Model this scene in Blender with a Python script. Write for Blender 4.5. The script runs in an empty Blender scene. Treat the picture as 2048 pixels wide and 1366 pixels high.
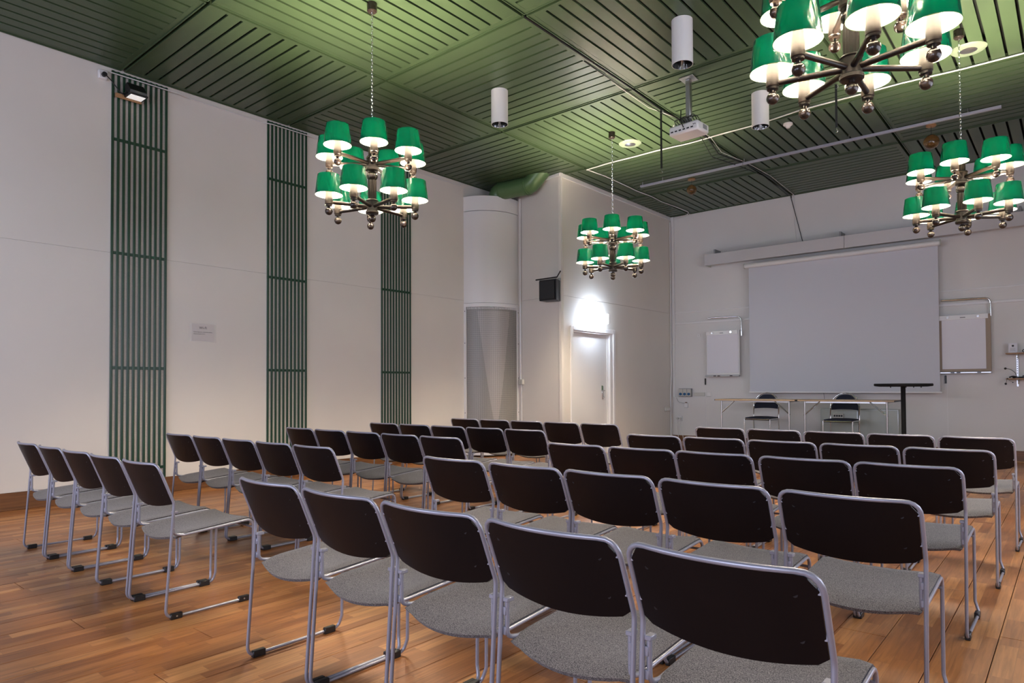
import bpy, math, random
from mathutils import Vector, Matrix
random.seed(7)
PI = math.pi
scn = bpy.context.scene
C = scn.collection

# ------------------------------------------------------------------ camera
cd = bpy.data.cameras.new('camera'); cam = bpy.data.objects.new('camera', cd); C.objects.link(cam)
scn.camera = cam
yaw, pit, rol = math.radians(40.181), math.radians(1.157), math.radians(-0.289)
fw = Vector((-math.sin(yaw)*math.cos(pit), math.cos(yaw)*math.cos(pit), math.sin(pit)))
rt = Vector((math.cos(yaw), math.sin(yaw), 0)); up = rt.cross(fw)
rt, up = rt*math.cos(rol)+up*math.sin(rol), up*math.cos(rol)-rt*math.sin(rol)
cam.matrix_world = Matrix(((rt.x, up.x, -fw.x, 0), (rt.y, up.y, -fw.y, 0), (rt.z, up.z, -fw.z, 1.2), (0, 0, 0, 1)))
cd.sensor_width = 36; cd.lens = 1336.247/2048*36; cd.shift_y = 63.108/2048
cd.clip_start = .05; cd.clip_end = 100

# ------------------------------------------------------------------ world, light, exposure
w = bpy.data.worlds.new('world'); scn.world = w; w.use_nodes = True
w.node_tree.nodes['Background'].inputs[0].default_value = (.55, .65, .85, 1)
w.node_tree.nodes['Background'].inputs[1].default_value = .6
BULB = 1050.0                       # emission of the chandelier bulbs
EXIT = 30.0                        # emission of the sign above the door
def area(name, loc, rot, sx, sy, power, col):
    l = bpy.data.lights.new(name, 'AREA'); l.shape = 'RECTANGLE'; l.size = sx; l.size_y = sy
    l.energy = power; l.color = col
    o = bpy.data.objects.new(name, l); C.objects.link(o); o.location = loc; o.rotation_euler = rot
    return o
# daylight through the windows of the wall behind the camera
area('daylight_rear', (-5.6, -3.22, 2.1), (math.radians(-90), 0, PI), 3.2, 2.2, 115, (.72, .77, 1.0))
area('daylight_rear_b', (-.9, -3.22, 2.1), (math.radians(-90), 0, PI), 3.2, 2.2, 115, (.72, .77, 1.0))
area('daylight_right', (2.1, 5.0, 2.2), (math.radians(90), 0, math.radians(90)), 6.0, 2.0, 105, (.84, .86, 1.0))
scn.view_settings.view_transform = 'Standard'
scn.view_settings.look = 'None'
scn.view_settings.exposure = 0.62
scn.view_settings.gamma = 1
scn.view_settings.use_curve_mapping = False

# ------------------------------------------------------------------ materials
def mat(name, col, rough=.5, metal=0, spec=.5, coat=0, noise=None, bump=None, emit=None, estr=0):
    m = bpy.data.materials.new(name); m.use_nodes = True
    nt = m.node_tree; b = nt.nodes['Principled BSDF']
    b.inputs['Base Color'].default_value = (*col, 1); b.inputs['Roughness'].default_value = rough
    b.inputs['Metallic'].default_value = metal; b.inputs['Specular IOR Level'].default_value = spec
    b.inputs['Coat Weight'].default_value = coat
    if noise:                       # (scale, second colour, (sx,sy,sz))
        tc = nt.nodes.new('ShaderNodeTexCoord'); mp = nt.nodes.new('ShaderNodeMapping')
        mp.inputs['Scale'].default_value = noise[2] if len(noise) > 2 else (1, 1, 1)
        n = nt.nodes.new('ShaderNodeTexNoise'); n.inputs['Scale'].default_value = noise[0]; n.inputs['Detail'].default_value = 6
        r = nt.nodes.new('ShaderNodeValToRGB')
        r.color_ramp.elements[0].position = .35; r.color_ramp.elements[1].position = .65
        r.color_ramp.elements[0].color = (*col, 1); r.color_ramp.elements[1].color = (*noise[1], 1)
        nt.links.new(tc.outputs['Object'], mp.inputs[0]); nt.links.new(mp.outputs[0], n.inputs[0])
        nt.links.new(n.outputs[0], r.inputs[0]); nt.links.new(r.outputs[0], b.inputs['Base Color'])
    if bump:                        # (scale, strength, distance)
        tc = nt.nodes.new('ShaderNodeTexCoord')
        n = nt.nodes.new('ShaderNodeTexNoise'); n.inputs['Scale'].default_value = bump[0]; n.inputs['Detail'].default_value = 4
        bp = nt.nodes.new('ShaderNodeBump'); bp.inputs['Strength'].default_value = bump[1]; bp.inputs['Distance'].default_value = bump[2]
        nt.links.new(tc.outputs['Object'], n.inputs[0]); nt.links.new(n.outputs[0], bp.inputs['Height'])
        nt.links.new(bp.outputs[0], b.inputs['Normal'])
    if emit:
        b.inputs['Emission Color'].default_value = (*emit, 1); b.inputs['Emission Strength'].default_value = estr
    return m

M = {}
M['wall'] = mat('white_wall_paint', (.72, .675, .615), .6, noise=(1.3, (.69, .65, .595)), bump=(180, .15, .002))
M['wall_back'] = mat('white_wall_paint_cool_lit', (.70, .675, .645), .6, noise=(1.1, (.675, .65, .625)), bump=(180, .15, .002))  # same white paint; cool light on the back wall put into the colour
M['white'] = mat('white_lacquer', (.74, .72, .70), .35)
M['offwhite'] = mat('cream_plastic', (.55, .53, .47), .45)
M['ceil'] = mat('green_ceiling_lacquer', (.046, .074, .034), .34, spec=.42, noise=(2.2, (.043, .070, .032)))
M['ceil_dark'] = mat('dark_void', (.006, .008, .006), .8)
M['slat'] = mat('dark_green_slat_paint', (.006, .045, .017), .38, noise=(9, (.005, .035, .013), (1, 1, .3)))
M['cloth'] = mat('grey_acoustic_cloth', (.60, .56, .51), .9, noise=(60, (.50, .465, .42), (1, 1, 4)))
M['green_duct'] = mat('green_duct_paint', (.075, .145, .055), .35)
M['tube'] = mat('silver_lacquer_tube', (.30, .30, .355), .32, metal=.35, spec=.6)
M['chrome'] = mat('chrome', (.75, .75, .75), .12, metal=1)
M['steel'] = mat('satin_steel', (.5, .5, .5), .3, metal=1)
M['black'] = mat('black_plastic', (.008, .008, .009), .4)
M['plate'] = mat('black_back_plate', (.0036, .0028, .0038), .42, spec=.22, noise=(5, (.0048, .0036, .0046)))
M['screw'] = mat('dark_screw', (.02, .018, .02), .3, metal=.6)
M['bluefab'] = mat('dark_navy_cloth', (.008, .012, .028), .85)
M['tabletop'] = mat('pale_birch', (.55, .40, .24), .45, noise=(4, (.48, .33, .19), (1, 12, 12)))
M['brown'] = mat('brown_wood_trim', (.19, .078, .025), .35, noise=(3.5, (.12, .047, .014), (1, 1, 14)))
M['stage'] = mat('brown_stage_board', (.12, .06, .035), .5, noise=(5, (.09, .045, .025), (1, 8, 1)))
M['pine'] = mat('pine_board', (.42, .24, .11), .5, noise=(6, (.33, .17, .07), (1, 10, 10)))
M['fix_green_cast'] = mat('pale_fitting_green_reflection', (.15, .19, .13), .5)  # green reflection on the pale speaker rings is put into this colour
M['track'] = mat('grey_track', (.36, .36, .42), .4)
M['pelmet'] = mat('pelmet_paint', (.56, .54, .54), .5)
M['matte_black'] = mat('matte_black', (.006, .006, .006), .7, spec=.2)
M['lampglass'] = mat('lamp_glass_white', (.9, .9, .9), .2, emit=(1, .97, .92), estr=.35)  # faint glow stands in for light reflected by the unlit lamp
M['tan'] = mat('tan_board', (.33, .25, .18), .6)
M['paper'] = mat('paper', (.72, .70, .74), .7)
M['screen'] = mat('projection_cloth', (.58, .58, .62), .8)
M['bronze'] = mat('dark_bronze_wood', (.014, .0085, .006), .36, spec=.3, noise=(9, (.009, .006, .0045), (1, 1, .12)))
M['ballm'] = mat('dark_bronze_ball', (.022, .015, .012), .18, metal=.15)
M['amber'] = mat('smoked_amber_glass', (.25, .13, .04), .06, spec=.9)
M['greycloth_cab'] = mat('pale_green_cabinet', (.40, .42, .36), .3)
M['greybox'] = mat('grey_box', (.25, .25, .25), .5)
M['blue'] = mat('blue_socket', (.02, .10, .22), .4)
M['ink'] = mat('black_ink', (.01, .01, .01), .6)
M['exit'] = mat('exit_sign_light', (.9, .95, 1), .5, emit=(.70, .82, 1), estr=EXIT)
M['exitmark'] = mat('exit_sign_mark', (.5, .8, .6), .5, emit=(.55, .85, .68), estr=2.0)
M['bulb'] = mat('bulb_light', (1, 1, 1), .5, emit=(1, .84, .64), estr=BULB)

def glass_mat():
    m = bpy.data.materials.new('clear_film'); m.use_nodes = True
    b = m.node_tree.nodes['Principled BSDF']
    b.inputs['Base Color'].default_value = (1, 1, 1, 1); b.inputs['Roughness'].default_value = .1
    b.inputs['Alpha'].default_value = .05
    return m
M['film'] = glass_mat()
def amber_glass():
    m = M['amber']; b = m.node_tree.nodes['Principled BSDF']
    b.inputs['Transmission Weight'].default_value = .75; b.inputs['Roughness'].default_value = .08
amber_glass()

def shade_mat(name, diff, trans, rough, wt, bump=True):
    m = bpy.data.materials.new(name); m.use_nodes = True; nt = m.node_tree
    for n in list(nt.nodes): nt.nodes.remove(n)
    out = nt.nodes.new('ShaderNodeOutputMaterial')
    p = nt.nodes.new('ShaderNodeBsdfPrincipled'); p.inputs['Base Color'].default_value = (*diff, 1); p.inputs['Roughness'].default_value = rough
    t = nt.nodes.new('ShaderNodeBsdfTranslucent'); t.inputs[0].default_value = (*trans, 1)
    mx = nt.nodes.new('ShaderNodeMixShader'); mx.inputs[0].default_value = wt
    nt.links.new(p.outputs[0], mx.inputs[1]); nt.links.new(t.outputs[0], mx.inputs[2]); nt.links.new(mx.outputs[0], out.inputs[0])
    if bump:                                  # loose creases in the plastic skin
        tc = nt.nodes.new('ShaderNodeTexCoord'); oi = nt.nodes.new('ShaderNodeObjectInfo'); mp = nt.nodes.new('ShaderNodeMapping')
        cb = nt.nodes.new('ShaderNodeCombineXYZ')
        mlt = nt.nodes.new('ShaderNodeMath'); mlt.operation = 'MULTIPLY'; mlt.inputs[1].default_value = 40
        nt.links.new(oi.outputs['Random'], mlt.inputs[0]); nt.links.new(mlt.outputs[0], cb.inputs[0])
        nt.links.new(tc.outputs['Object'], mp.inputs[0]); nt.links.new(cb.outputs[0], mp.inputs[1])
        mp.inputs['Rotation'].default_value = (.5, .4, 0)
        mp.inputs['Scale'].default_value = (1, 1, .45)
        n = nt.nodes.new('ShaderNodeTexNoise'); n.inputs['Scale'].default_value = 13; n.inputs['Detail'].default_value = 1.5
        n.inputs['Distortion'].default_value = .8
        bp = nt.nodes.new('ShaderNodeBump'); bp.inputs['Strength'].default_value = .6; bp.inputs['Distance'].default_value = .03
        nt.links.new(mp.outputs[0], n.inputs[0]); nt.links.new(n.outputs[0], bp.inputs['Height']); nt.links.new(bp.outputs[0], p.inputs['Normal'])
    return m
M['shade'] = shade_mat('green_lamp_shade', (.0, .052, .034), (.0, .20, .115), .20, .22)
M['shade_in'] = shade_mat('white_shade_lining', (.85, .82, .75), (.5, .9, .65), .6, .055, False)

# seat cloth: speckled grey wool
def seat_mat():
    m = mat('grey_wool_cloth', (.20, .195, .185), .95); nt = m.node_tree; b = nt.nodes['Principled BSDF']
    tc = nt.nodes.new('ShaderNodeTexCoord'); n = nt.nodes.new('ShaderNodeTexNoise'); n.inputs['Scale'].default_value = 330; n.inputs['Detail'].default_value = 3
    r = nt.nodes.new('ShaderNodeValToRGB'); r.color_ramp.elements[0].position = .38; r.color_ramp.elements[1].position = .62
    r.color_ramp.elements[0].color = (.021, .0178, .0182, 1); r.color_ramp.elements[1].color = (.170, .150, .149, 1)
    nt.links.new(tc.outputs['Object'], n.inputs[0]); nt.links.new(n.outputs[0], r.inputs[0]); nt.links.new(r.outputs[0], b.inputs['Base Color'])
    bp = nt.nodes.new('ShaderNodeBump'); bp.inputs['Strength'].default_value = .4; bp.inputs['Distance'].default_value = .002
    nt.links.new(n.outputs[0], bp.inputs['Height']); nt.links.new(bp.outputs[0], b.inputs['Normal'])
    b.inputs['Sheen Weight'].default_value = .15
    return m
M['seat'] = seat_mat()

# three-strip parquet: strips and staves keyed on the world position, grain along Y
def floor_mat():
    m = bpy.data.materials.new('oak_parquet'); m.use_nodes = True; nt = m.node_tree; N = nt.nodes; L = nt.links
    b = N['Principled BSDF']
    g = N.new('ShaderNodeNewGeometry'); s = N.new('ShaderNodeSeparateXYZ'); L.new(g.outputs['Position'], s.inputs[0])
    def mth(op, a, v=None, c=None):
        n = N.new('ShaderNodeMath'); n.operation = op
        for k, x in enumerate((a, v, c)):
            if x is None: continue
            if isinstance(x, (int, float)): n.inputs[k].default_value = x
            else: L.new(x, n.inputs[k])
        return n.outputs[0]
    px = mth('ADD', s.outputs[0], 30 - 0.113)
    sx = mth('DIVIDE', px, .2065/3); ix = mth('FLOOR', sx)
    wn = N.new('ShaderNodeTexWhiteNoise'); wn.noise_dimensions = '1D'; L.new(ix, wn.inputs['W'])
    ln = mth('MULTIPLY_ADD', wn.outputs['Value'], .16, .42)
    off = mth('MULTIPLY', wn.outputs['Value'], 57.3)
    sy = mth('DIVIDE', mth('ADD', s.outputs[1], mth('ADD', off, 30)), ln); iy = mth('FLOOR', sy)
    cb = N.new('ShaderNodeCombineXYZ'); L.new(ix, cb.inputs[0]); L.new(iy, cb.inputs[1])
    w2 = N.new('ShaderNodeTexWhiteNoise'); w2.noise_dimensions = '2D'; L.new(cb.outputs[0], w2.inputs['Vector'])
    ramp = N.new('ShaderNodeValToRGB'); cr = ramp.color_ramp
    cr.elements[0].position = 0; cr.elements[0].color = (.285, .105, .031, 1)
    cr.elements[1].position = 1; cr.elements[1].color = (.560, .270, .095, 1)
    e = cr.elements.new(.35); e.color = (.350, .135, .038, 1)
    e = cr.elements.new(.7); e.color = (.440, .185, .058, 1)
    L.new(w2.outputs['Value'], ramp.inputs[0])
    mp = N.new('ShaderNodeCombineXYZ')
    L.new(mth('MULTIPLY', s.outputs[0], 26), mp.inputs[0]); L.new(mth('MULTIPLY', s.outputs[1], 1.6), mp.inputs[1]); L.new(mth('MULTIPLY', w2.outputs['Value'], 31), mp.inputs[2])
    gr = N.new('ShaderNodeTexNoise'); gr.inputs['Scale'].default_value = 2.2; gr.inputs['Detail'].default_value = 8; gr.inputs['Distortion'].default_value = .9
    L.new(mp.outputs[0], gr.inputs[0])
    mx = N.new('ShaderNodeMix'); mx.data_type = 'RGBA'; mx.blend_type = 'MULTIPLY'
    mx.inputs[0].default_value = .85
    gr2 = N.new('ShaderNodeValToRGB'); gr2.color_ramp.elements[0].position = .3; gr2.color_ramp.elements[0].color = (.62, .56, .50, 1)
    gr2.color_ramp.elements[1].position = .62; gr2.color_ramp.elements[1].color = (1.08, 1.06, 1.04, 1)
    L.new(gr.outputs[0], gr2.inputs[0]); L.new(ramp.outputs[0], mx.inputs[6]); L.new(gr2.outputs[0], mx.inputs[7])
    # worn traffic areas
    wr = N.new('ShaderNodeTexNoise'); wr.inputs['Scale'].default_value = .9; wr.inputs['Detail'].default_value = 3; L.new(g.outputs['Position'], wr.inputs[0])
    wr2 = N.new('ShaderNodeValToRGB'); wr2.color_ramp.elements[0].position = .35; wr2.color_ramp.elements[0].color = (.86, .86, .88, 1)
    wr2.color_ramp.elements[1].position = .65; wr2.color_ramp.elements[1].color = (1.04, 1.04, 1.03, 1); L.new(wr.outputs[0], wr2.inputs[0])
    m2 = N.new('ShaderNodeMix'); m2.data_type = 'RGBA'; m2.blend_type = 'MULTIPLY'; m2.inputs[0].default_value = 1
    L.new(mx.outputs[2], m2.inputs[6]); L.new(wr2.outputs[0], m2.inputs[7])
    # fine joint between staves
    fx = mth('FRACT', sx); fy = mth('FRACT', sy)
    ex = mth('MINIMUM', fx, mth('SUBTRACT', 1, fx)); ey = mth('MULTIPLY', mth('MINIMUM', fy, mth('SUBTRACT', 1, fy)), 6.5)
    jm = mth('LESS_THAN', mth('MINIMUM', ex, ey), .012)
    m3 = N.new('ShaderNodeMix'); m3.data_type = 'RGBA'; m3.blend_type = 'MIX'
    L.new(mth('MULTIPLY', jm, .45), m3.inputs[0]); L.new(m2.outputs[2], m3.inputs[6]); m3.inputs[7].default_value = (.10, .045, .02, 1)
    L.new(m3.outputs[2], b.inputs['Base Color'])
    rr = N.new('ShaderNodeMapRange'); rr.inputs[1].default_value = .3; rr.inputs[2].default_value = .7; rr.inputs[3].default_value = .27; rr.inputs[4].default_value = .42
    L.new(wr.outputs[0], rr.inputs[0]); L.new(rr.outputs[0], b.inputs['Roughness'])
    bp = N.new('ShaderNodeBump'); bp.inputs['Strength'].default_value = .12; bp.inputs['Distance'].default_value = .003
    L.new(gr.outputs[0], bp.inputs['Height']); L.new(bp.outputs[0], b.inputs['Normal'])
    return m
M['floor'] = floor_mat()

def perf_mat(c0=(.34, .32, .29), c1=(.07, .065, .06)):       # perforated sheet: grid of small holes
    m = mat('perforated_sheet', (.30, .28, .26), .45, metal=.2); nt = m.node_tree; N = nt.nodes; L = nt.links; b = N['Principled BSDF']
    tc = N.new('ShaderNodeUVMap'); s = N.new('ShaderNodeSeparateXYZ'); L.new(tc.outputs[0], s.inputs[0])
    def mth(op, a, v):
        n = N.new('ShaderNodeMath'); n.operation = op
        for k, x in enumerate((a, v)):
            if isinstance(x, (int, float)): n.inputs[k].default_value = x
            else: L.new(x, n.inputs[k])
        return n.outputs[0]
    u = mth('SUBTRACT', mth('FRACT', mth('MULTIPLY', s.outputs[0], 62), 0), .5); v = mth('SUBTRACT', mth('FRACT', mth('MULTIPLY', s.outputs[1], 150), 0), .5)
    d = mth('ADD', mth('MULTIPLY', u, u), mth('MULTIPLY', v, v)); h = mth('LESS_THAN', d, .095)
    mx = N.new('ShaderNodeMix'); mx.data_type = 'RGBA'; L.new(h, mx.inputs[0]); mx.inputs[6].default_value = (*c0, 1); mx.inputs[7].default_value = (*c1, 1)
    L.new(mx.outputs[2], b.inputs['Base Color'])
    return m
M['perf'] = perf_mat()
M['perf_sheen'] = perf_mat((.45, .41, .38), (.12, .11, .10))  # paler copy of the sheet for the painted moire reflection

# ------------------------------------------------------------------ mesh helpers
class MB:
    def __init__(s): s.v = []; s.f = []; s.uv = None
    def add(s, vs, fs):
        n = len(s.v); s.v += [tuple(v) for v in vs]; s.f += [tuple(n+i for i in f) for f in fs]; return s
    def box(s, x0, x1, y0, y1, z0, z1, bev=0, rot=None, org=(0, 0, 0)):
        if bev:
            b = bev; vs = []; idx = {}
            for i, x in enumerate((x0, x1)):
                for j, y in enumerate((y0, y1)):
                    for k, z in enumerate((z0, z1)):
                        dx, dy, dz = (b if i == 0 else -b), (b if j == 0 else -b), (b if k == 0 else -b)
                        for t, p in enumerate(((x, y+dy, z+dz), (x+dx, y, z+dz), (x+dx, y+dy, z))):
                            idx[(i, j, k, t)] = len(vs); vs.append(p)
            I = idx; fs = []
            for i in (0, 1):
                q = [I[(i, 0, 0, 0)], I[(i, 0, 1, 0)], I[(i, 1, 1, 0)], I[(i, 1, 0, 0)]]; fs.append(q if i == 0 else q[::-1])
                q = [I[(0, i, 0, 1)], I[(1, i, 0, 1)], I[(1, i, 1, 1)], I[(0, i, 1, 1)]]; fs.append(q if i == 0 else q[::-1])
                q = [I[(0, 0, i, 2)], I[(0, 1, i, 2)], I[(1, 1, i, 2)], I[(1, 0, i, 2)]]; fs.append(q if i == 0 else q[::-1])
            for i in (0, 1):
                for j in (0, 1):
                    q = [I[(i, j, 0, 0)], I[(i, j, 1, 0)], I[(i, j, 1, 1)], I[(i, j, 0, 1)]]; fs.append(q if i != j else q[::-1])
                    q = [I[(i, 0, j, 0)], I[(i, 1, j, 0)], I[(i, 1, j, 2)], I[(i, 0, j, 2)]]; fs.append(q[::-1] if i != j else q)
                    q = [I[(0, i, j, 1)], I[(1, i, j, 1)], I[(1, i, j, 2)], I[(0, i, j, 2)]]; fs.append(q if i != j else q[::-1])
                    for k in (0, 1):
                        q = [I[(i, j, k, 0)], I[(i, j, k, 1)], I[(i, j, k, 2)]]; fs.append(q if (i+j+k) % 2 else q[::-1])
        else:
            vs = [(x, y, z) for x in (x0, x1) for y in (y0, y1) for z in (z0, z1)]
            fs = [(0, 1, 3, 2), (4, 6, 7, 5), (0, 4, 5, 1), (2, 3, 7, 6), (0, 2, 6, 4), (1, 5, 7, 3)]
        if rot is not None:
            o = Vector(org); vs = [tuple(rot @ (Vector(v)-o) + o) for v in vs]
        return s.add(vs, fs)
    def tube(s, pts, r, n=8, closed=False, caps=True):
        P = [Vector(p) for p in pts]; m = len(P); R = r if isinstance(r, (list, tuple)) else [r]*m
        T = []
        for i in range(m):
            a = P[(i-1) % m] if (closed or i > 0) else P[i]; b = P[(i+1) % m] if (closed or i < m-1) else P[i]
            T.append((b-a).normalized())
        u = T[0].orthogonal().normalized(); vs = []
        for i in range(m):
            if i:
                ax = T[i-1].cross(T[i])
                if ax.length > 1e-7: u = Matrix.Rotation(T[i-1].angle(T[i]), 3, ax.normalized()) @ u
            u = (u - T[i]*u.dot(T[i])).normalized(); v = T[i].cross(u)
            for k in range(n):
                a = 2*PI*k/n; vs.append(P[i] + (u*math.cos(a)+v*math.sin(a))*R[i])
        fs = []
        for i in range(m if closed else m-1):
            j = (i+1) % m
            for k in range(n): fs.append((i*n+k, i*n+(k+1) % n, j*n+(k+1) % n, j*n+k))
        if caps and not closed: fs.append(tuple(range(n))[::-1]); fs.append(tuple((m-1)*n+k for k in range(n)))
        return s.add(vs, fs)
    def lathe(s, prof, n=20, c=(0, 0, 0), cap=True):       # prof: (r,z)
        vs = []; fs = []; m = len(prof)
        for r, z in prof:
            for k in range(n):
                a = 2*PI*k/n; vs.append((c[0]+r*math.cos(a), c[1]+r*math.sin(a), c[2]+z))
        for i in range(m-1):
            for k in range(n): fs.append((i*n+k, i*n+(k+1) % n, (i+1)*n+(k+1) % n, (i+1)*n+k))
        if cap and prof[0][0] > 1e-6: fs.append(tuple(range(n))[::-1])
        if cap and prof[-1][0] > 1e-6: fs.append(tuple((m-1)*n+k for k in range(n)))
        return s.add(vs, fs)
    def ball(s, c, r, n=14, m=8):
        return s.lathe([(r*math.sin(PI*i/m)+1e-7, -r*math.cos(PI*i/m)) for i in range(m+1)], n, c)
    def grid(s, nu, nv, fn, thick=None):         # fn(i,j)->point ; thick(i,j)->offset vector for the second skin
        A = [[Vector(fn(i, j)) for j in range(nv+1)] for i in range(nu+1)]
        vs = [p for row in A for p in row]; w_ = nv+1; fs = []
        for i in range(nu):
            for j in range(nv): fs.append((i*w_+j, (i+1)*w_+j, (i+1)*w_+j+1, i*w_+j+1))
        if thick:
            n0 = len(vs); vs += [A[i][j]+Vector(thick(i, j)) for i in range(nu+1) for j in range(nv+1)]
            fs += [tuple(n0+k for k in f[::-1]) for f in list(fs)]
            ring = [(i, 0) for i in range(nu)]+[(nu, j) for j in range(nv)]+[(i, nv) for i in range(nu, 0, -1)]+[(0, j) for j in range(nv, 0, -1)]
            for a, b in zip(ring, ring[1:]+ring[:1]):
                p, q = a[0]*w_+a[1], b[0]*w_+b[1]; fs.append((p, n0+p, n0+q, q)[::-1])
        return s.add(vs, fs)
    def mesh(s, name, m, smooth=True):
        me = bpy.data.meshes.new(name); me.from_pydata(s.v, [], s.f); me.update()
        if m: me.materials.append(m)
        if smooth:
            me.polygons.foreach_set('use_smooth', [True]*len(me.polygons)); me.set_sharp_from_angle(angle=math.radians(38))
        return me
def fillet(pts, rad, n=5):
    P = [Vector(p) for p in pts]; out = [P[0]]
    for i in range(1, len(P)-1):
        r = rad[i-1] if isinstance(rad, (list, tuple)) else rad
        a = (P[i-1]-P[i]); b = (P[i+1]-P[i]); ang = a.angle(b)
        if r <= 0 or ang > PI-.02: out.append(P[i]); continue
        d = min(r/math.tan(ang/2), a.length*.49, b.length*.49); A = P[i]+a.normalized()*d; B = P[i]+b.normalized()*d
        for k in range(n+1):
            t = k/n; q = (1-t)**2*A+2*t*(1-t)*P[i]+t*t*B; out.append(q)
    out.append(P[-1]); return out

def tag(o, label=None, cat=None, group=None, kind=None):
    if label: o['label'] = label
    if cat: o['category'] = cat
    if group: o['group'] = group
    if kind: o['kind'] = kind
    return o
def put(name, me, parent=None, loc=None, rotz=None):
    o = bpy.data.objects.new(name, me); C.objects.link(o)
    if parent is not None: o.parent = parent
    if loc is not None: o.location = loc
    if rotz is not None: o.rotation_euler.z = rotz
    return o
def obj(name, mb, m, parent=None, loc=None, smooth=True): return put(name, mb.mesh(name, m, smooth), parent, loc)
def thing(name, label, cat, loc=(0, 0, 0), rotz=0, group=None):
    o = bpy.data.objects.new(name, None); C.objects.link(o); o.location = loc; o.rotation_euler = (0, 0, rotz)
    o.empty_display_size = .1
    return tag(o, label, cat, group)
def solo(name, mb, m, label, cat, loc=None, group=None): return tag(obj(name, mb, m, None, loc), label, cat, group)
def struct(name, mb, m, parent=None, loc=None): return tag(obj(name, mb, m, parent, loc, False), kind='structure')
def copy_tree(o, parent=None):
    c = o.copy(); C.objects.link(c)
    if parent is not None: c.parent = parent
    for ch in list(o.children): copy_tree(ch, c)
    return c

# ------------------------------------------------------------------ room
H = 4.73; WX = -8.057; BY = 12.814; DX = -6.445; FY = 8.898; RX = 2.193; RY = -3.31
MO = 2.05; OY = 2.84
# floor: dark ground slab (seen in the joints), boards on top
o = struct('floor', MB().box(WX-.1, RX+.1, RY-.1, BY+.1, -.12, -.012), M['ceil_dark'])
floor = o
BWD = .2065; BL = 2.4
bm_ = MB().box(.0018, BWD-.0018, .0018, BL-.0018, -.014, 0, .0010); board = bm_.mesh('floor_board', M['floor'], False)
x = 0.113-BWD*40; k = 0; count = 0
rest = MB()
while x < RX:
    offs = (-.60, .49, 1.30, -.25, .86)[k % 5]
    y = RY-BL+offs+.3
    while y < BY:
        y0 = max(y, RY); y1 = min(y+BL, BY); x0 = max(x, WX); x1 = min(x+BWD, RX)
        if y1-y0 > .02 and x1-x0 > .01:
            # boards that cross the part of the floor the lens looks at are singles
            if y1 > 1.0 and x0 < -.04*y0+.3 and x1 > -max(y1, 1.6)*2.6-1.2 and count < 299:
                b = put('floor_board', board, floor, (x0, y0, 0)); b.scale = ((x1-x0)/BWD, (y1-y0)/BL, 1); count += 1
            else: rest.box(x0+.0012, x1-.0012, y0+.0015, y1-.0015, -.014, 0)
        y += BL
    x += BWD; k += 1
tag(obj('floor_boards_joined', rest, M['floor'], floor, None, False), kind='stuff')

# walls (lower and upper sheet with an open joint between them)
def wall_sheets(mb, a, b, zj, th=.05):
    a = Vector((*a, 0)); b = Vector((*b, 0)); d = (b-a).normalized(); n = Vector((d.y, -d.x, 0))   # n points into the room
    for z0, z1, off in ((0, zj-.004, 0), (zj-.004, zj+.004, -.012), (zj+.004, H+.1, 0)):
        p = [a+n*off, b+n*off, b-n*th, a-n*th]
        vs = [(q.x, q.y, z) for z in (z0, z1) for q in p]
        mb.add(vs, [(3, 2, 1, 0), (4, 5, 6, 7), (0, 1, 5, 4), (1, 2, 6, 5), (2, 3, 7, 6), (3, 0, 4, 7)])
    return mb
m_ = wall_sheets(MB(), (WX, RY), (WX, 9.3), 2.688); struct('wall_left', m_, M['wall'])
FD = Vector((-.985, .172, 0)); FE = Vector((DX, FY, 0))+FD*1.66
m_ = wall_sheets(MB(), (FE.x, FE.y), (DX, FY), 2.70); struct('wall_niche', m_, M['wall'])
# wall with the door: opening Y 9.20..10.48, Z 0..2.15
mb = MB()
wall_sheets(mb, (DX, FY), (DX, 9.20), 2.70)
wall_sheets(mb, (DX, 10.48), (DX, BY+.05), 2.70)
mb.box(DX-.05, DX, 9.20, 10.48, 2.15, 2.696); mb.box(DX-.05, DX-.012, 9.20, 10.48, 2.696, 2.704); mb.box(DX-.05, DX, 9.20, 10.48, 2.704, H+.1)
struct('wall_door_side', mb, M['wall'])
m_ = wall_sheets(MB(), (DX-.05, BY), (RX, BY), 2.705); struct('wall_back', m_, M['wall_back'])
mb = MB()      # right wall, with a band of windows
for z0, z1, y0, y1 in ((0, 1.1, RY, BY), (3.3, H+.1, RY, BY), (1.1, 3.3, RY, 1.8), (1.1, 3.3, 8.2, BY)): mb.box(RX, RX+.1, y0, y1, z0, z1)
struct('wall_right', mb, M['wall'])
mb = MB()
for x0, x1, z0, z1 in ((WX, RX, 0, .95), (WX, RX, 3.25, H+.1), (WX, -7.3, .95, 3.25), (-3.9, -2.6, .95, 3.25), (.8, RX, .95, 3.25)): mb.box(x0, x1, RY-.1, RY, z0, z1)
struct('wall_rear', mb, M['wall'])
for n_, (x0, x1) in enumerate(((-7.3, -3.9), (-2.6, .8))):
    mb = MB()
    for k in range(4): xx = x0+(x1-x0)*k/3; mb.box(xx-.03, xx+.03, RY-.08, RY-.02, .95, 3.25)
    for zz in (.98, 3.22): mb.box(x0, x1, RY-.08, RY-.02, zz-.03, zz+.03)
    struct('window_%d' % (n_+1), mb, M['white'])
mb = MB()
for k in range(6): yy = 1.8+6.4*k/5; mb.box(RX+.02, RX+.08, yy-.03, yy+.03, 1.1, 3.3)
struct('window_3', mb, M['white'])

# baseboards
struct('baseboard_left', MB().box(WX, WX+.018, RY, 8.24, 0, .178, .004), M['brown'])
struct('baseboard_back', MB().box(DX, RX, BY-.018, BY, 0, .178, .004), M['brown'])
struct('trim_back_floor', MB().box(DX, RX, BY-.034, BY-.018, 0, .022, .004), M['pine'])
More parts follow.
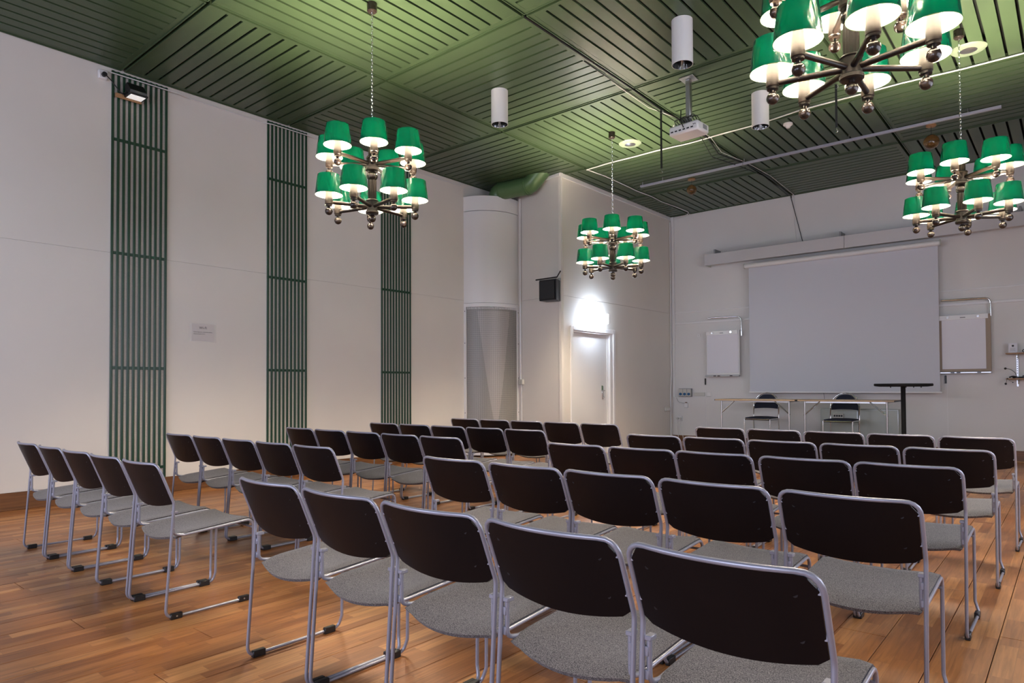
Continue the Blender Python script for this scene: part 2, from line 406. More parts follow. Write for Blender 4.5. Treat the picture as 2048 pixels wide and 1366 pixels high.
# cap strips under the ceiling
struct('trim_1', MB().box(DX-.006, DX+.012, FY, BY, H-.075, H-.004, .003), M['white'])
rt_ = Matrix.Rotation(math.atan2(FD.y, FD.x), 3, 'Z')
mb = MB(); mb.box(0, 1.6, -.0, .014, H-.06, H-.004, .003, rt_); struct('trim_2', mb, M['white'], None, (DX, FY-.012, 0))
struct('trim_3', MB().box(-6.36, RX, BY-.022, BY, 2.463, 2.503, .004), M['white'])
struct('trim_4', MB().box(DX, RX, BY-.012, BY, 2.70, 2.722, .003), M['white'])

# ------------------------------------------------------------------ ceiling of square slatted panels
ceil = struct('ceiling', MB().box(WX-.1, RX+.1, RY-.1, BY+.1, H+.10, H+.16), M['ceil_dark'])
NG = 12; BR = .058; GAP = .016; INN = MO-2*GAP-2*BR; GW = .027; SW = (INN-(NG)*GW)/(NG+1)
def frame_mesh(L):
    mb = MB(); a = GAP; b = MO-GAP; e = L-GAP
    for x0, x1, y0, y1 in ((a, b, a, a+BR), (a, b, e-BR, e), (a, a+BR, a+BR, e-BR), (b-BR, b, a+BR, e-BR)):
        mb.box(x0, x1, y0, y1, 0, .045)
    for x0, x1, y0, y1 in ((a, b, a, a+.010), (a, b, e-.010, e), (a, a+.010, a, e), (b-.010, b, a, e)):
        mb.box(x0, x1, y0, y1, -.010, 0)
    return mb.mesh('ceiling_panel', M['ceil'], False)
frames = {}
slat_y = MB().box(0, SW, 0, 1, 0, .02, 0).mesh('slat', M['ceil'], False)
slat_x = MB().box(0, 1, 0, SW, 0, .02, 0).mesh('slat', M['ceil'], False)
single = {(0, -1)} | {(i, j) for i in range(4) for j in range(5) if not (i == 3 and j < 1) and not (i == 2 and j == 0)}
nsl = 0
for i in range(5):
    for j in range(-3, 5):
        x0, y0 = WX+i*MO, OY+j*MO; L = min(MO, BY+.004-y0)
        key = round(L, 3)
        if key not in frames: frames[key] = frame_mesh(L)
        p = put('ceiling_panel', frames[key], ceil, (x0, y0, H))
        xdir = (i+j) % 2 == 0; a = GAP+BR; Ly = L-2*a
        jn = MB()
        n = NG+1 if not xdir else int((Ly+GW)/(SW+GW)+.999)
        for k in range(n):
            if xdir:
                yy = a+k*(SW+GW); wd = min(SW, a+Ly-yy)
                if wd < .01: continue
                if (i, j) in single:
                    s_ = put('slat', slat_x, p, (a, yy, .001)); s_.scale = (INN, wd/SW, 1); nsl += 1
                else: jn.box(a, a+INN, yy, yy+wd, .001, .021)
            else:
                xx = a+k*(SW+GW)
                if (i, j) in single:
                    s_ = put('slat', slat_y, p, (xx, a, .001)); s_.scale = (1, Ly, 1); nsl += 1
                else: jn.box(xx, xx+SW, a, a+Ly, .001, .021)
        if jn.v: tag(obj('slats_joined', jn, M['ceil'], p, None, False), kind='stuff')
print('single slats', nsl)

# ------------------------------------------------------------------ green slat screens on the left wall
def screen_panel(y0, label, bars):
    t = thing('slat_screen', label, 'wall panel', (WX, y0, 0), 0, 'slatted screens on the left wall')
    W_ = .59; n = 11; sw = .0255; pitch = (W_-sw)/(n-1)
    obj('backing_cloth', MB().box(.001, .008, 0, W_, .18, H-.02), M['cloth'], t, None, False)
    me = MB().box(.010, .026, 0, sw, .18, H-.03, .003).mesh('slat', M['slat'], False)
    for k in range(n): put('slat', me, t, (0, k*pitch, 0))
    me = MB().box(.009, .020, 0, W_, -.016, .016, .002).mesh('cross_bar', M['slat'], False)
    for z in bars: put('cross_bar', me, t, (0, 0, z))
    return t
BRS = (4.68, 3.947, 2.692, 1.427, .30)
screen_panel(2.730, 'dark green slatted wall screen nearest the viewer, below the black flood lamp', BRS)
screen_panel(4.578, 'dark green slatted wall screen in the middle of the three on the left wall', (4.68, 3.944, 2.65, 1.43, .30))
screen_panel(6.452, 'dark green slatted wall screen farthest along the left wall, nearest the round column', BRS)

# ------------------------------------------------------------------ ventilation column in the corner
L0 = Vector((WX, 8.262, 0)); R0 = Vector((-7.52, 9.085, 0)); ch = R0-L0; nn = Vector((ch.y, -ch.x, 0)).normalized(); sag = .21
Rr = (ch.length**2/4+sag**2)/(2*sag); cc = (L0+R0)/2+nn*(sag-Rr); half = math.asin(ch.length/2/Rr); a0 = math.atan2(nn.y, nn.x)
def arc(t, r=0): a = a0-half+2*half*t; return Vector((cc.x+(Rr+r)*math.cos(a), cc.y+(Rr+r)*math.sin(a), 0))
if (arc(0)-L0).length > (arc(1)-L0).length: half = -half
def arc_band(t0, t1, z0, z1, r0, r1, n=18):
    mb = MB()
    mb.grid(n, 1, lambda i, j: arc(t0+(t1-t0)*i/n, r1)+Vector((0, 0, z0+(z1-z0)*j)), lambda i, j: arc(t0+(t1-t0)*i/n, r0)-arc(t0+(t1-t0)*i/n, r1))
    return mb
t = thing('ventilation_column', 'white half-round ventilation column with perforated lower grille in the left corner', 'column')
obj('upper_drum', arc_band(0, 1, 2.64, 4.225, -.03, 0), M['white'], t)
obj('top_ring', arc_band(0, 1, 4.232, 4.485, -.03, .004), M['white'], t)
obj('top_plate', MB().add([(*arc(k/12, -.01)[:2], 4.47) for k in range(13)]+[(WX+.01, 9.05, 4.47)], [tuple(range(14))]), M['white'], t)
g = arc_band(0.05, .95, .14, 2.56, -.02, -.008); me = g.mesh('perforated_grille', M['perf'])
uvl = me.uv_layers.new(name='UVMap')
for poly in me.polygons:
    for li in poly.loop_indices:
        v = me.vertices[me.loops[li].vertex_index].co; a = math.atan2(v.y-cc.y, v.x-cc.x)-a0
        uvl.data[li].uv = ((a+abs(half))/(2*abs(half)), v.z/2.56)
put('perforated_grille', me, t)
fn = MB(); fv = []  # added tapered patch, paints the pale moire reflection over the grille
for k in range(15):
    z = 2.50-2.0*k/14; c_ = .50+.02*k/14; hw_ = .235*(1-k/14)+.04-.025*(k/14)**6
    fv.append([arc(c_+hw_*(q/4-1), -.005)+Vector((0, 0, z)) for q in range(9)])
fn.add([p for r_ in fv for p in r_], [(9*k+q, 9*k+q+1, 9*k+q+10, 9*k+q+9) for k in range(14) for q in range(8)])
me = fn.mesh('painted_grille_sheen', M['perf_sheen']); uvl = me.uv_layers.new(name='UVMap')
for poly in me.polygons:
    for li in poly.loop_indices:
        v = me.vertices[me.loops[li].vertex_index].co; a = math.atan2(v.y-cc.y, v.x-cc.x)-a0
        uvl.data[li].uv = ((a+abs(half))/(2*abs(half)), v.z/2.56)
put('painted_grille_sheen', me, t)
obj('grille_head', arc_band(0, 1, 2.575, 2.635, -.025, .006), M['white'], t)
mb = MB()
for k in range(40):
    tt = .06+.88*k/39
    p = arc(tt, .002); q = arc(tt+.010, .002); r_ = arc(tt+.010, -.01); s_ = arc(tt, -.01)
    for z0, z1 in ((2.535, 2.577), (.10, .142)):
        vs = [(c_.x, c_.y, z) for z in (z0, z1) for c_ in (p, q, r_, s_)]
        mb.add(vs, [(0, 1, 2, 3), (7, 6, 5, 4), (0, 4, 5, 1), (1, 5, 6, 2), (2, 6, 7, 3), (3, 7, 4, 0)])
tag(obj('comb_teeth', mb, M['white'], t), kind='stuff')
for k, tt in enumerate((0, .955)): obj('side_rail', arc_band(tt, tt+.045, .03, 2.575, -.02, .008, 2), M['white'], t)
obj('foot_rail', arc_band(0, 1, .03, .10, -.02, .008), M['white'], t)
mb = MB()
for tt in (.022, .978):
    for z in (2.5, 1.95, 1.35, .75, .2): mb.ball(tuple(arc(tt, .009)+Vector((0, 0, z))), .008, 6, 4)
obj('screw_heads', mb, M['screw'], t)
# duct
path = fillet([(-7.72, 8.72, 4.40), (-7.66, 8.72, 4.60), (-7.00, 8.79, 4.60), (-6.72, 8.82, 4.86)], [.12, .2], 6)
t = thing('air_duct', 'round dull green air duct running from the white column top up into the ceiling', 'duct')
obj('pipe', MB().tube(path, .150, 20), M['green_duct'], t)
for a in (6, 8, 9):
    if a < len(path)-1: obj('seam_ring', MB().tube([path[a], path[a]+(path[a+1]-path[a]).normalized()*.02], .158, 20), M['green_duct'], t)

# ------------------------------------------------------------------ door
t = struct('door_1', MB().box(DX-.10, DX-.058, 9.20+.03, 10.48-.09, 0, 2.12, .003), M['white'])
mb = MB(); w_ = .065
mb.box(DX-.004, DX+.022, 9.20-w_+.005, 9.205, 0, 2.15+w_, .004); mb.box(DX-.004, DX+.022, 10.475, 10.475+w_, 0, 2.15+w_, .004); mb.box(DX-.004, DX+.022, 9.205, 10.475, 2.145, 2.15+w_, .004)
obj('architrave', mb, M['white'], t, None, False)
mb = MB(); mb.box(DX-.14, DX+.002, 9.20, 9.232, 0, 2.15); mb.box(DX-.14, DX+.002, 10.388, 10.48, 0, 2.15); mb.box(DX-.14, DX+.002, 9.232, 10.388, 2.118, 2.15)
mb.box(DX-.058, DX-.045, 10.36, 10.388, 0, 2.118)
obj('jamb', mb, M['white'], t, None, False)
h_ = MB().box(DX-.060, DX-.046, 10.19, 10.235, .96, 1.20, .004)
hp = obj('lock_plate', h_, M['chrome'], t)
obj('handle', MB().tube(fillet([(DX-.05, 10.212, 1.12), (DX-.0, 10.212, 1.12), (DX+.0, 10.09, 1.12)], .02), .010, 10).ball((DX-.035, 10.212, 1.0), .016), M['chrome'], t)
obj('key_tag', MB().box(DX-.044, DX-.038, 10.165, 10.20, 1.13, 1.21, .002), M['green_duct'], t)

# lit sign above the door
t = thing('exit_sign', 'glowing white emergency exit sign mounted on the wall above the door', 'sign')
obj('light_box', MB().box(DX+.10, DX+.19, 9.55, 10.04, 2.29, 2.46, .006), M['exit'], t)
obj('bracket', MB().box(DX, DX+.10, 9.7, 9.9, 2.34, 2.42), M['white'], t)
mb = MB(); fx = DX+.1915
def flat(mb, pts, x=fx): n = len(pts); mb.add([(x, y, z) for y, z in pts]+[(x-.002, y, z) for y, z in pts], [tuple(range(n)), tuple(range(n, 2*n))[::-1]])
flat(mb, [(9.60, 2.38), (9.65, 2.42), (9.65, 2.395), (9.72, 2.395), (9.72, 2.365), (9.65, 2.365), (9.65, 2.34)])
obj('arrow_mark', mb, M['exitmark'], t); mb = MB()
flat(mb, [(9.93, 2.32), (9.99, 2.32), (9.99, 2.44), (9.93, 2.44)])
obj('doorway_mark', mb, M['exitmark'], t); mb = MB()
flat(mb, [(9.83, 2.40), (9.865, 2.41), (9.87, 2.36), (9.895, 2.33), (9.88, 2.32), (9.85, 2.35), (9.82, 2.325), (9.80, 2.33), (9.84, 2.37)])
flat(mb, [(9.85+.014*math.cos(k), 2.432+.014*math.sin(k)) for k in (0, 1, 2, 3, 4, 5)])
tag(obj('figure_mark', mb, M['exitmark'], t), kind='stuff')

# loudspeaker at the corner
t = thing('loudspeaker', 'black loudspeaker box hung on the wall corner left of the door', 'speaker', (DX-.12, FY-.11, 2.6), math.radians(12))
mb = MB(); pr = [(-.19, -.10), (.17, -.14), (.13, .10), (-.15, .10)]
vs = [(x*.9, y, z) for z in (.0, .34) for x, y in pr]; mb.add(vs, [(3, 2, 1, 0), (4, 5, 6, 7), (0, 1, 5, 4), (1, 2, 6, 5), (2, 3, 7, 6), (3, 0, 4, 7)])
obj('cabinet', mb, M['black'], t)
obj('front_grille', MB().box(-.15, .14, -.145, -.135, .02, .32, .004, Matrix.Rotation(-.11, 3, 'Z')), M['ink'], t)
obj('top_bar', MB().tube([(-.23, -.11, .35), (.16, -.13, .365), (.23, -.14, .46)], .012, 8), M['black'], t)
obj('wall_arm', MB().tube([(.12, .02, .36), (.15, .40, .38)], .014, 8), M['steel'], t)

# ------------------------------------------------------------------ pelmet, projection screen, flip charts on the back wall
t = thing('light_pelmet', 'long white pelmet beam across the back wall above the projection screen', 'pelmet')
obj('front_board', MB().box(-5.58, -3.036, 12.52, 12.54, 3.57, 3.785, .002), M['pelmet'], t)
obj('front_board', MB().box(-3.030, .9, 12.52, 12.54, 3.57, 3.785, .002), M['pelmet'], t)
obj('under_board', MB().box(-5.58, .9, 12.54, 12.70, 3.585, 3.60, .002), M['pelmet'], t)
obj('end_cap', MB().box(-5.58, -5.565, 12.54, BY-.002, 3.57, 3.785, .002), M['pelmet'], t)
for x in (-5.38, -3.1, -.6): obj('bracket', MB().box(x-.015, x+.015, 12.54, BY-.002, 3.76, 3.87), M['greybox'], t)
t = thing('projection_screen', 'large pulled-down pale grey projection screen in the middle of the back wall', 'screen')
obj('roller_case', MB().tube([(-4.80, 12.60, 3.475), (-1.64, 12.60, 3.475)], .045, 18), M['white'], t)
for x in (-4.815, -1.64): obj('end_cap', MB().tube([(x, 12.60, 3.475), (x+.015, 12.60, 3.475)], .052, 18), M['offwhite'], t)
obj('cloth', MB().box(-4.745, -1.672, 12.640, 12.643, 1.085, 3.47), M['screen'], t, None, False)
obj('bottom_bar', MB().box(-4.765, -1.645, 12.630, 12.653, 1.058, 1.085, .004), M['white'], t)
obj('pull_cord', MB().tube([(-3.43, 12.64, 1.06), (-3.42, 12.65, .93)], .003, 5), M['ink'], t)

def flipchart(x0, x1, z0, z1, label, boardm, arm):
    t = thing('flip_chart', label, 'flip chart', (0, 0, 0), 0, 'wall-hung flip charts')
    obj('board', MB().box(x0, x1, 12.70, 12.725, z0+.03, z1, .004), boardm, t)
    mrg = .045 if boardm is M['tan'] else .02
    obj('paper_pad', MB().box(x0+mrg, x1-mrg-(.02 if boardm is M['tan'] else 0), 12.690, 12.700, z0+.07, z1-.02, .001), M['paper'], t)
    obj('clamp_bar', MB().box(x0-.0, x1-.03, 12.678, 12.702, z1-.075, z1+.0, .003), M['white'], t)
    for x in (x0+.13, x1-.16): obj('clamp_knob', MB().tube([(x, 12.66, z1-.035), (x, 12.68, z1-.035)], .018, 12), M['chrome'], t)
    obj('clamp_slot', MB().box((x0+x1)/2-.05, (x0+x1)/2+.02, 12.674, 12.678, z1-.05, z1-.035), M['greybox'], t)
    obj('pen_tray', MB().box(x0-.02, x1, 12.66, 12.725, z0, z0+.025, .004), M['steel'], t)
    for x in (x0+.16, x0+.24, x1-.18): obj('clip', MB().box(x, x+.05, 12.652, 12.66, z0+.006, z0+.02), M['screw'], t)
    obj('hanger_tube', MB().tube(fillet([(arm[0], 12.62, arm[2]), (arm[1], 12.72, arm[2]), (arm[1]+.0, 12.72, arm[3])], .09, 8), .016, 10), M['chrome'], t)
    obj('wall_mount', MB().box((x0+x1)/2-.1, (x0+x1)/2+.1, 12.725, BY, (z0+z1)/2-.2, (z0+z1)/2+.2), M['greybox'], t)
    return t
flipchart(-5.635, -4.965, 1.375, 2.275, 'white flip chart board left of the projection screen', M['white'], (-5.56, -4.93, 2.535, 2.16))
flipchart(-1.690, -1.000, 1.372, 2.300, 'tan-edged flip chart with paper right of the projection screen', M['tan'], (-1.64, -1.00, 2.545, 2.26))
for x, lab in ((-5.71, 'small black handle bar on the wall below the left flip chart'), (-1.615, 'small black handle bar on the wall below the right flip chart')):
    solo('wall_handle', MB().box(x-.012, x+.012, BY-.03, BY, 1.215, 1.345, .004), M['black'], lab, 'handle', None, 'black handle bars on the back wall')  # plain black bar handles fixed to the back wall
for x in (-5.705, -1.60): struct('trim_%d' % (5 if x < -3 else 6), MB().box(x-.004, x+.004, BY-.004, BY, .178, 1.37), M['white'])

# wall conduit and fittings, left end of the back wall
struct('trim_7', MB().box(-6.43, -6.365, BY-.035, BY, 2.06, H-.01, .003), M['white'])
struct('trim_8', MB().box(-6.43, -6.375, BY-.025, BY, .97, 2.058, .003), M['white'])
t = thing('triple_socket', 'grey box with three blue round power sockets at the left end of the back wall', 'socket', (-6.135, BY, 1.058))
obj('body', MB().box(-.138, .138, -.06, 0, -.085, .085, .006), M['greybox'], t)
for x in (-.09, 0, .09):
    s_ = obj('socket_face', MB().box(x-.04, x+.04, -.064, -.06, -.075, .075, .001), M['offwhite'], t)
    obj('round_socket', MB().tube([(x, -.085, -.03), (x, -.062, -.03)], .028, 12), M['blue'], s_)
solo('switch_plate_row', MB().box(-5.955, -5.725, BY-.02, BY, .99, 1.06, .003), M['offwhite'], 'beige strip of blank switch plates beside the triple socket', 'switch plate')
t = thing('blank_plate', 'square white frame plate right of the beige switch strip', 'switch plate', (-5.64, BY, 1.025))
obj('plate', MB().box(-.05, .05, -.012, 0, -.05, .05, .003), M['white'], t)
obj('rim', MB().tube([(-.04, -.014, -.04), (.04, -.014, -.04), (.04, -.014, .04), (-.04, -.014, .04)], .003, 5, True), M['offwhite'], t)
t = thing('thermostat', 'tiny white wall button high on the back wall left of the flip chart', 'switch', (-5.84, BY, 2.212))
obj('case', MB().box(-.03, .03, -.02, 0, -.03, .03, .005), M['white'], t); obj('button', MB().ball((0, -.022, 0), .007, 8, 5), M['greybox'], t)
t = thing('wall_switch', 'small white box with dark cap on the back wall under the triple socket', 'switch', (-6.13, BY, .80))
obj('case', MB().box(-.04, .04, -.03, 0, -.05, .045, .006), M['white'], t); obj('cap', MB().box(-.018, .018, -.03, 0, .045, .062, .002), M['brown'], t)
t = thing('double_socket', 'white double power socket with plugs low on the back wall by the corner', 'socket', (-6.285, BY, .525))
obj('plate', MB().box(-.06, .06, -.02, 0, -.055, .055, .006), M['white'], t)
for x in (-.03, .03): obj('plug', MB().tube([(x, -.055, .0), (x, -.018, .0)], .022, 10), M['offwhite'], t)
def cable(name, pts, r, m, label, n=6, f=.12, cat='cable', group=None):
    return solo(name, MB().tube(fillet(pts, f, 5), r, n), m, label, cat, None, group)
cable('power_cable', [(-6.31, BY-.05, .52), (-6.33, BY-.05, .33), (-6.26, BY-.06, .02)], .005, M['white'], 'left white cord hanging from the low double socket', 5)
cable('power_cable', [(-6.255, BY-.05, .52), (-6.25, BY-.06, .35), (-6.17, BY-.08, .15), (-6.12, BY-.2, .012)], .005, M['white'], 'right white cord curling from the low double socket', 5)
cable('grey_cable', [(-6.34, BY-.02, .95), (-6.30, BY-.03, .86), (-6.16, BY-.03, .84), (-6.135, BY-.02, .862)], .004, M['greybox'], 'thin grey cord from the corner conduit to the small switch', 5)

# cabinet panel low on the back wall behind the tables
t = thing('low_cabinet', 'low pale green-grey wall cabinet behind the right-hand table', 'cabinet', (0, 0, 0))
obj('body', MB().box(-3.50, -2.265, 12.66, BY-.02, .18, .785, .003), M['greycloth_cab'], t)
for x0, x1 in ((-3.495, -2.885), (-2.878, -2.270)):
    d_ = obj('door', MB().box(x0, x1, 12.645, 12.66, .19, .78, .004), M['greycloth_cab'], t)
    obj('edge_trim', MB().tube([(x0+.006, 12.643, .20), (x1-.006, 12.643, .20), (x1-.006, 12.643, .772), (x0+.006, 12.643, .772)], .004, 4, True), M['steel'], d_)
obj('lock', MB().tube([(-2.86, 12.63, .49), (-2.86, 12.645, .49)], .012, 10), M['steel'], t)
t = thing('socket_strip', 'grey multi-outlet box with dark sockets in front of the low cabinet', 'socket', (-3.19, 12.60, .645))
obj('body', MB().box(-.085, .085, 0, .045, -.075, .05, .004), M['offwhite'], t)
for zz in (-.045, .015):
    for k in range(4): obj('outlet', MB().box(-.070+k*.038, -.042+k*.038, -.004, 0, zz-.016, zz+.016), M['ink'], t)

# shelves at the right edge
def shelf(z, label):
    t = thing('wall_shelf', label, 'shelf', (0, 0, z), 0, 'pine shelves at the right end of the back wall')
    obj('board', MB().box(-.815, -.30, 12.56, 12.80, -.018, 0, .003), M['pine'], t)
    for x in (-.675, -.40): obj('bracket', MB().tube([(x, 12.62, -.022), (x, 12.79, -.035), (x, 12.79, -.09)], .008, 6), M['offwhite'], t)
shelf(1.672, 'upper pine shelf board at the right end of the back wall')
shelf(1.288, 'lower pine shelf board holding the headset microphones')
t = thing('shelf_standard', 'perforated shiny metal shelf standard between the two pine shelves', 'bracket', (-.685, BY, 0))
obj('strip', MB().box(-.014, .014, -.014, 0, 1.16, 1.64, .002), M['steel'], t)
for k in range(8): obj('slot', MB().box(-.006, .006, -.0155, -.014, 1.36+k*.034, 1.375+k*.034), M['screw'], t)
t = thing('info_card', 'white card with a round dark emblem standing on the upper pine shelf', 'card', (-.728, 12.66, 1.672))
obj('card', MB().box(-.055, .055, 0, .003, 0, .150), M['paper'], t)
obj('emblem', MB().tube([(0, -.0015, .108), (0, 0, .108)], .015, 14), M['ink'], t)
mb = MB()
for k in range(6): mb.box(-.038+.004*(k % 2), .035-.007*(k % 3), -.001, 0, .030+k*.009, .0325+k*.009)
obj('text_lines', mb, M['greybox'], t)
solo('cable_coil', MB().tube([(-.585+.028*math.cos(a), 12.66, 1.70+.020*math.sin(a)) for a in [2*PI*k/14 for k in range(14)]], .006, 6, True), M['black'], 'black cable loop on the upper pine shelf at the frame edge', 'cable')
solo('white_leaflet', MB().add([(-.67, 12.6, 1.673), (-.62, 12.6, 1.673), (-.67, 12.72, 1.673), (-.66, 12.66, 1.705), (-.67, 12.60, 1.676), (-.62, 12.60, 1.676)], [(0, 1, 2), (4, 5, 3)]), M['paper'], 'small white folded leaflet beside the info card', 'paper')
t = thing('headset_microphone', 'black headset microphone with thin boom lying on the lower pine shelf', 'microphone', (0, 0, 1.289))
obj('boom', MB().tube(fillet([(-.815, 12.60, .145), (-.76, 12.60, .135), (-.705, 12.62, .085), (-.685, 12.64, .02)], .05), .0035, 6), M['black'], t)
obj('foam_tip', MB().ball((-.822, 12.60, .147), .017, 10, 7), M['black'], t)
mb = MB(); mb.tube(fillet([(-.775, 12.60, .012), (-.73, 12.58, .030), (-.68, 12.66, .012), (-.60, 12.6, .012), (-.5, 12.62, .014)], .03), .010, 6); mb.ball((-.72, 12.62, .015), .022, 8, 6)
obj('cable_heap', mb, M['black'], t)
t = thing('clip_microphone', 'second small microphone dangling below the lower pine shelf', 'microphone', (0, 0, 1.289))
obj('boom', MB().tube(fillet([(-.795, 12.545, .004), (-.80, 12.54, -.02), (-.815, 12.54, -.075)], .02), .0028, 5), M['black'], t)
obj('boom', MB().tube(fillet([(-.795, 12.545, .004), (-.775, 12.54, -.03), (-.735, 12.54, -.062)], .02), .0018, 5), M['black'], t)
obj('foam_tip', MB().ball((-.816, 12.54, -.085), .016, 10, 7), M['black'], t)
obj('ear_piece', MB().ball((-.730, 12.54, -.064), .008, 8, 5), M['black'], t)
solo('power_adapter', MB().box(-.615, -.56, 12.58, 12.64, 1.289, 1.33, .006), M['black'], 'black adapter block on the lower pine shelf at the frame edge', 'adapter')

# ------------------------------------------------------------------ low platform, tables, black table, blue chairs
t = thing('stage_platform', 'low brown wooden platform under the tables in front of the back wall', 'platform')
obj('top_board', MB().box(-5.60, -1.45, 10.65, 12.60, .15, .175, .004), M['stage'], t)
obj('riser', MB().box(-5.58, -1.47, 10.67, 12.58, 0, .15), M['stage'], t)
PZ = .175
def folding_table(x0, x1, label):
    t = thing('folding_table', label, 'table', ((x0+x1)/2, 11.75, PZ), 0, 'folding tables on the platform'); hw = (x1-x0)/2; zt = .785
    obj('tabletop', MB().box(-hw, hw, -.30, .30, zt-.026, zt, .004), M['tabletop'], t)
    obj('edge_cap', MB().box(-hw-.008, -hw, -.30, .30, zt-.026, zt-.004, .002), M['black'], t)
    obj('edge_cap', MB().box(hw, hw+.008, -.30, .30, zt-.026, zt-.004, .002), M['black'], t)
    obj('under_rail', MB().box(-hw+.12, hw-.12, -.26, -.235, zt-.05, zt-.026), M['steel'], t)
    for sx in (-1, 1):
        for y in (-.26,):
            obj('leg', MB().tube([(sx*(hw-.105), y, .012), (sx*(hw-.105), y, zt-.03)], .0145, 10), M['steel'], t)
            obj('foot_cap', MB().tube([(sx*(hw-.105), y, 0), (sx*(hw-.105), y, .02)], .018, 10), M['black'], t)
            obj('foot_bar', MB().box(sx*(hw-.105)-.015, sx*(hw-.105)+.015, -.27, .26, 0, .018, .003), M['steel'], t)
            obj('top_arm', MB().box(sx*(hw-.105)-.012, sx*(hw-.105)+.012, -.27, .26, zt-.045, zt-.026, .003), M['steel'], t)
            obj('brace', MB().tube([(sx*(hw-.09), y, .53), (sx*(hw-.34), y, zt-.03)], .011, 8), M['chrome'], t)
    return t
folding_table(-4.935, -3.560, 'left folding table with thin birch top on the platform')
folding_table(-3.520, -2.110, 'right folding table with thin birch top on the platform')
t = thing('bar_table', 'tall round black bar table on one pole right of the folding tables', 'table', (-1.91, 11.0, PZ))
obj('round_top', MB().lathe([(0, .995), (.30, .995), (.366, 1.003), (.372, 1.012), (.372, 1.032), (.366, 1.040), (0, 1.042)], 40), M['matte_black'], t)
obj('pole', MB().tube([(0, 0, .03), (0, 0, .995)], .031, 18), M['matte_black'], t)
obj('foot_plate', MB().lathe([(.0, 0), (.26, 0), (.26, .012), (.05, .035), (0, .035)], 32), M['black'], t)
for x, y in ((-.13, -.16), (.07, -.2), (.24, -.1), (.1, .2)): obj('bolt', MB().tube([(x, y, .980), (x, y, .996)], .008, 8), M['screw'], t)

def blue_chair():
    t = thing('conference_chair', 'x', 'chair')
    w = .225
    # faces -Y
    seat = MB().grid(12, 8, lambda i, j: (-.215+.43*i/12, -.23+.44*j/8, .452+.018*(1-(2*i/12-1)**4)*(1-(2*j/8-1)**4)), lambda i, j: (0, 0, -.045))
    obj('seat', seat, M['bluefab'], t)
    def bp(i, j):
        u = -1+2*i/14; zt = .86-.19*(abs(u)**3); zb = .60+.012*(1-u*u); v = j/6; z = zb+(zt-zb)*v
        return (u*.205, .215+.06*(z-.45)/.4+.03*(1-u*u), z)
    obj('backrest', MB().grid(14, 6, bp, lambda i, j: (0, -.03, 0)), M['bluefab'], t)
    P = [(-w, .20, .42), (-w, .22, .60)]
    P += [(-w*math.cos(PI*k/12), .245+.03*math.sin(PI*k/12), .66+.225*math.sin(PI*k/12)) for k in range(13)]
    P += [(w, .22, .60), (w, .20, .42)]
    obj('back_frame', MB().tube(P, .012, 10), M['chrome'], t)
    obj('seat_frame', MB().tube(fillet([(-w, .20, .425), (-w, -.24, .425), (w, -.24, .425), (w, .20, .425)], .04), .011, 8), M['chrome'], t)
    for sx in (-1, 1):
        obj('leg', MB().tube([(sx*w, -.235, .425), (sx*w, -.25, 0)], .0115, 10), M['chrome'], t)
        obj('leg', MB().tube([(sx*w, .20, .43), (sx*w, .25, 0)], .0115, 10), M['chrome'], t)
    return t
b1 = blue_chair(); b1['label'] = 'chrome chair with dark navy arched back behind the left folding table'; b1['group'] = 'navy chairs behind the tables'
b1.location = (-4.325, 12.07, PZ)
b2 = copy_tree(b1); b2['label'] = 'chrome chair with dark navy arched back behind the right folding table'; b2.location = (-3.0, 12.05, PZ)

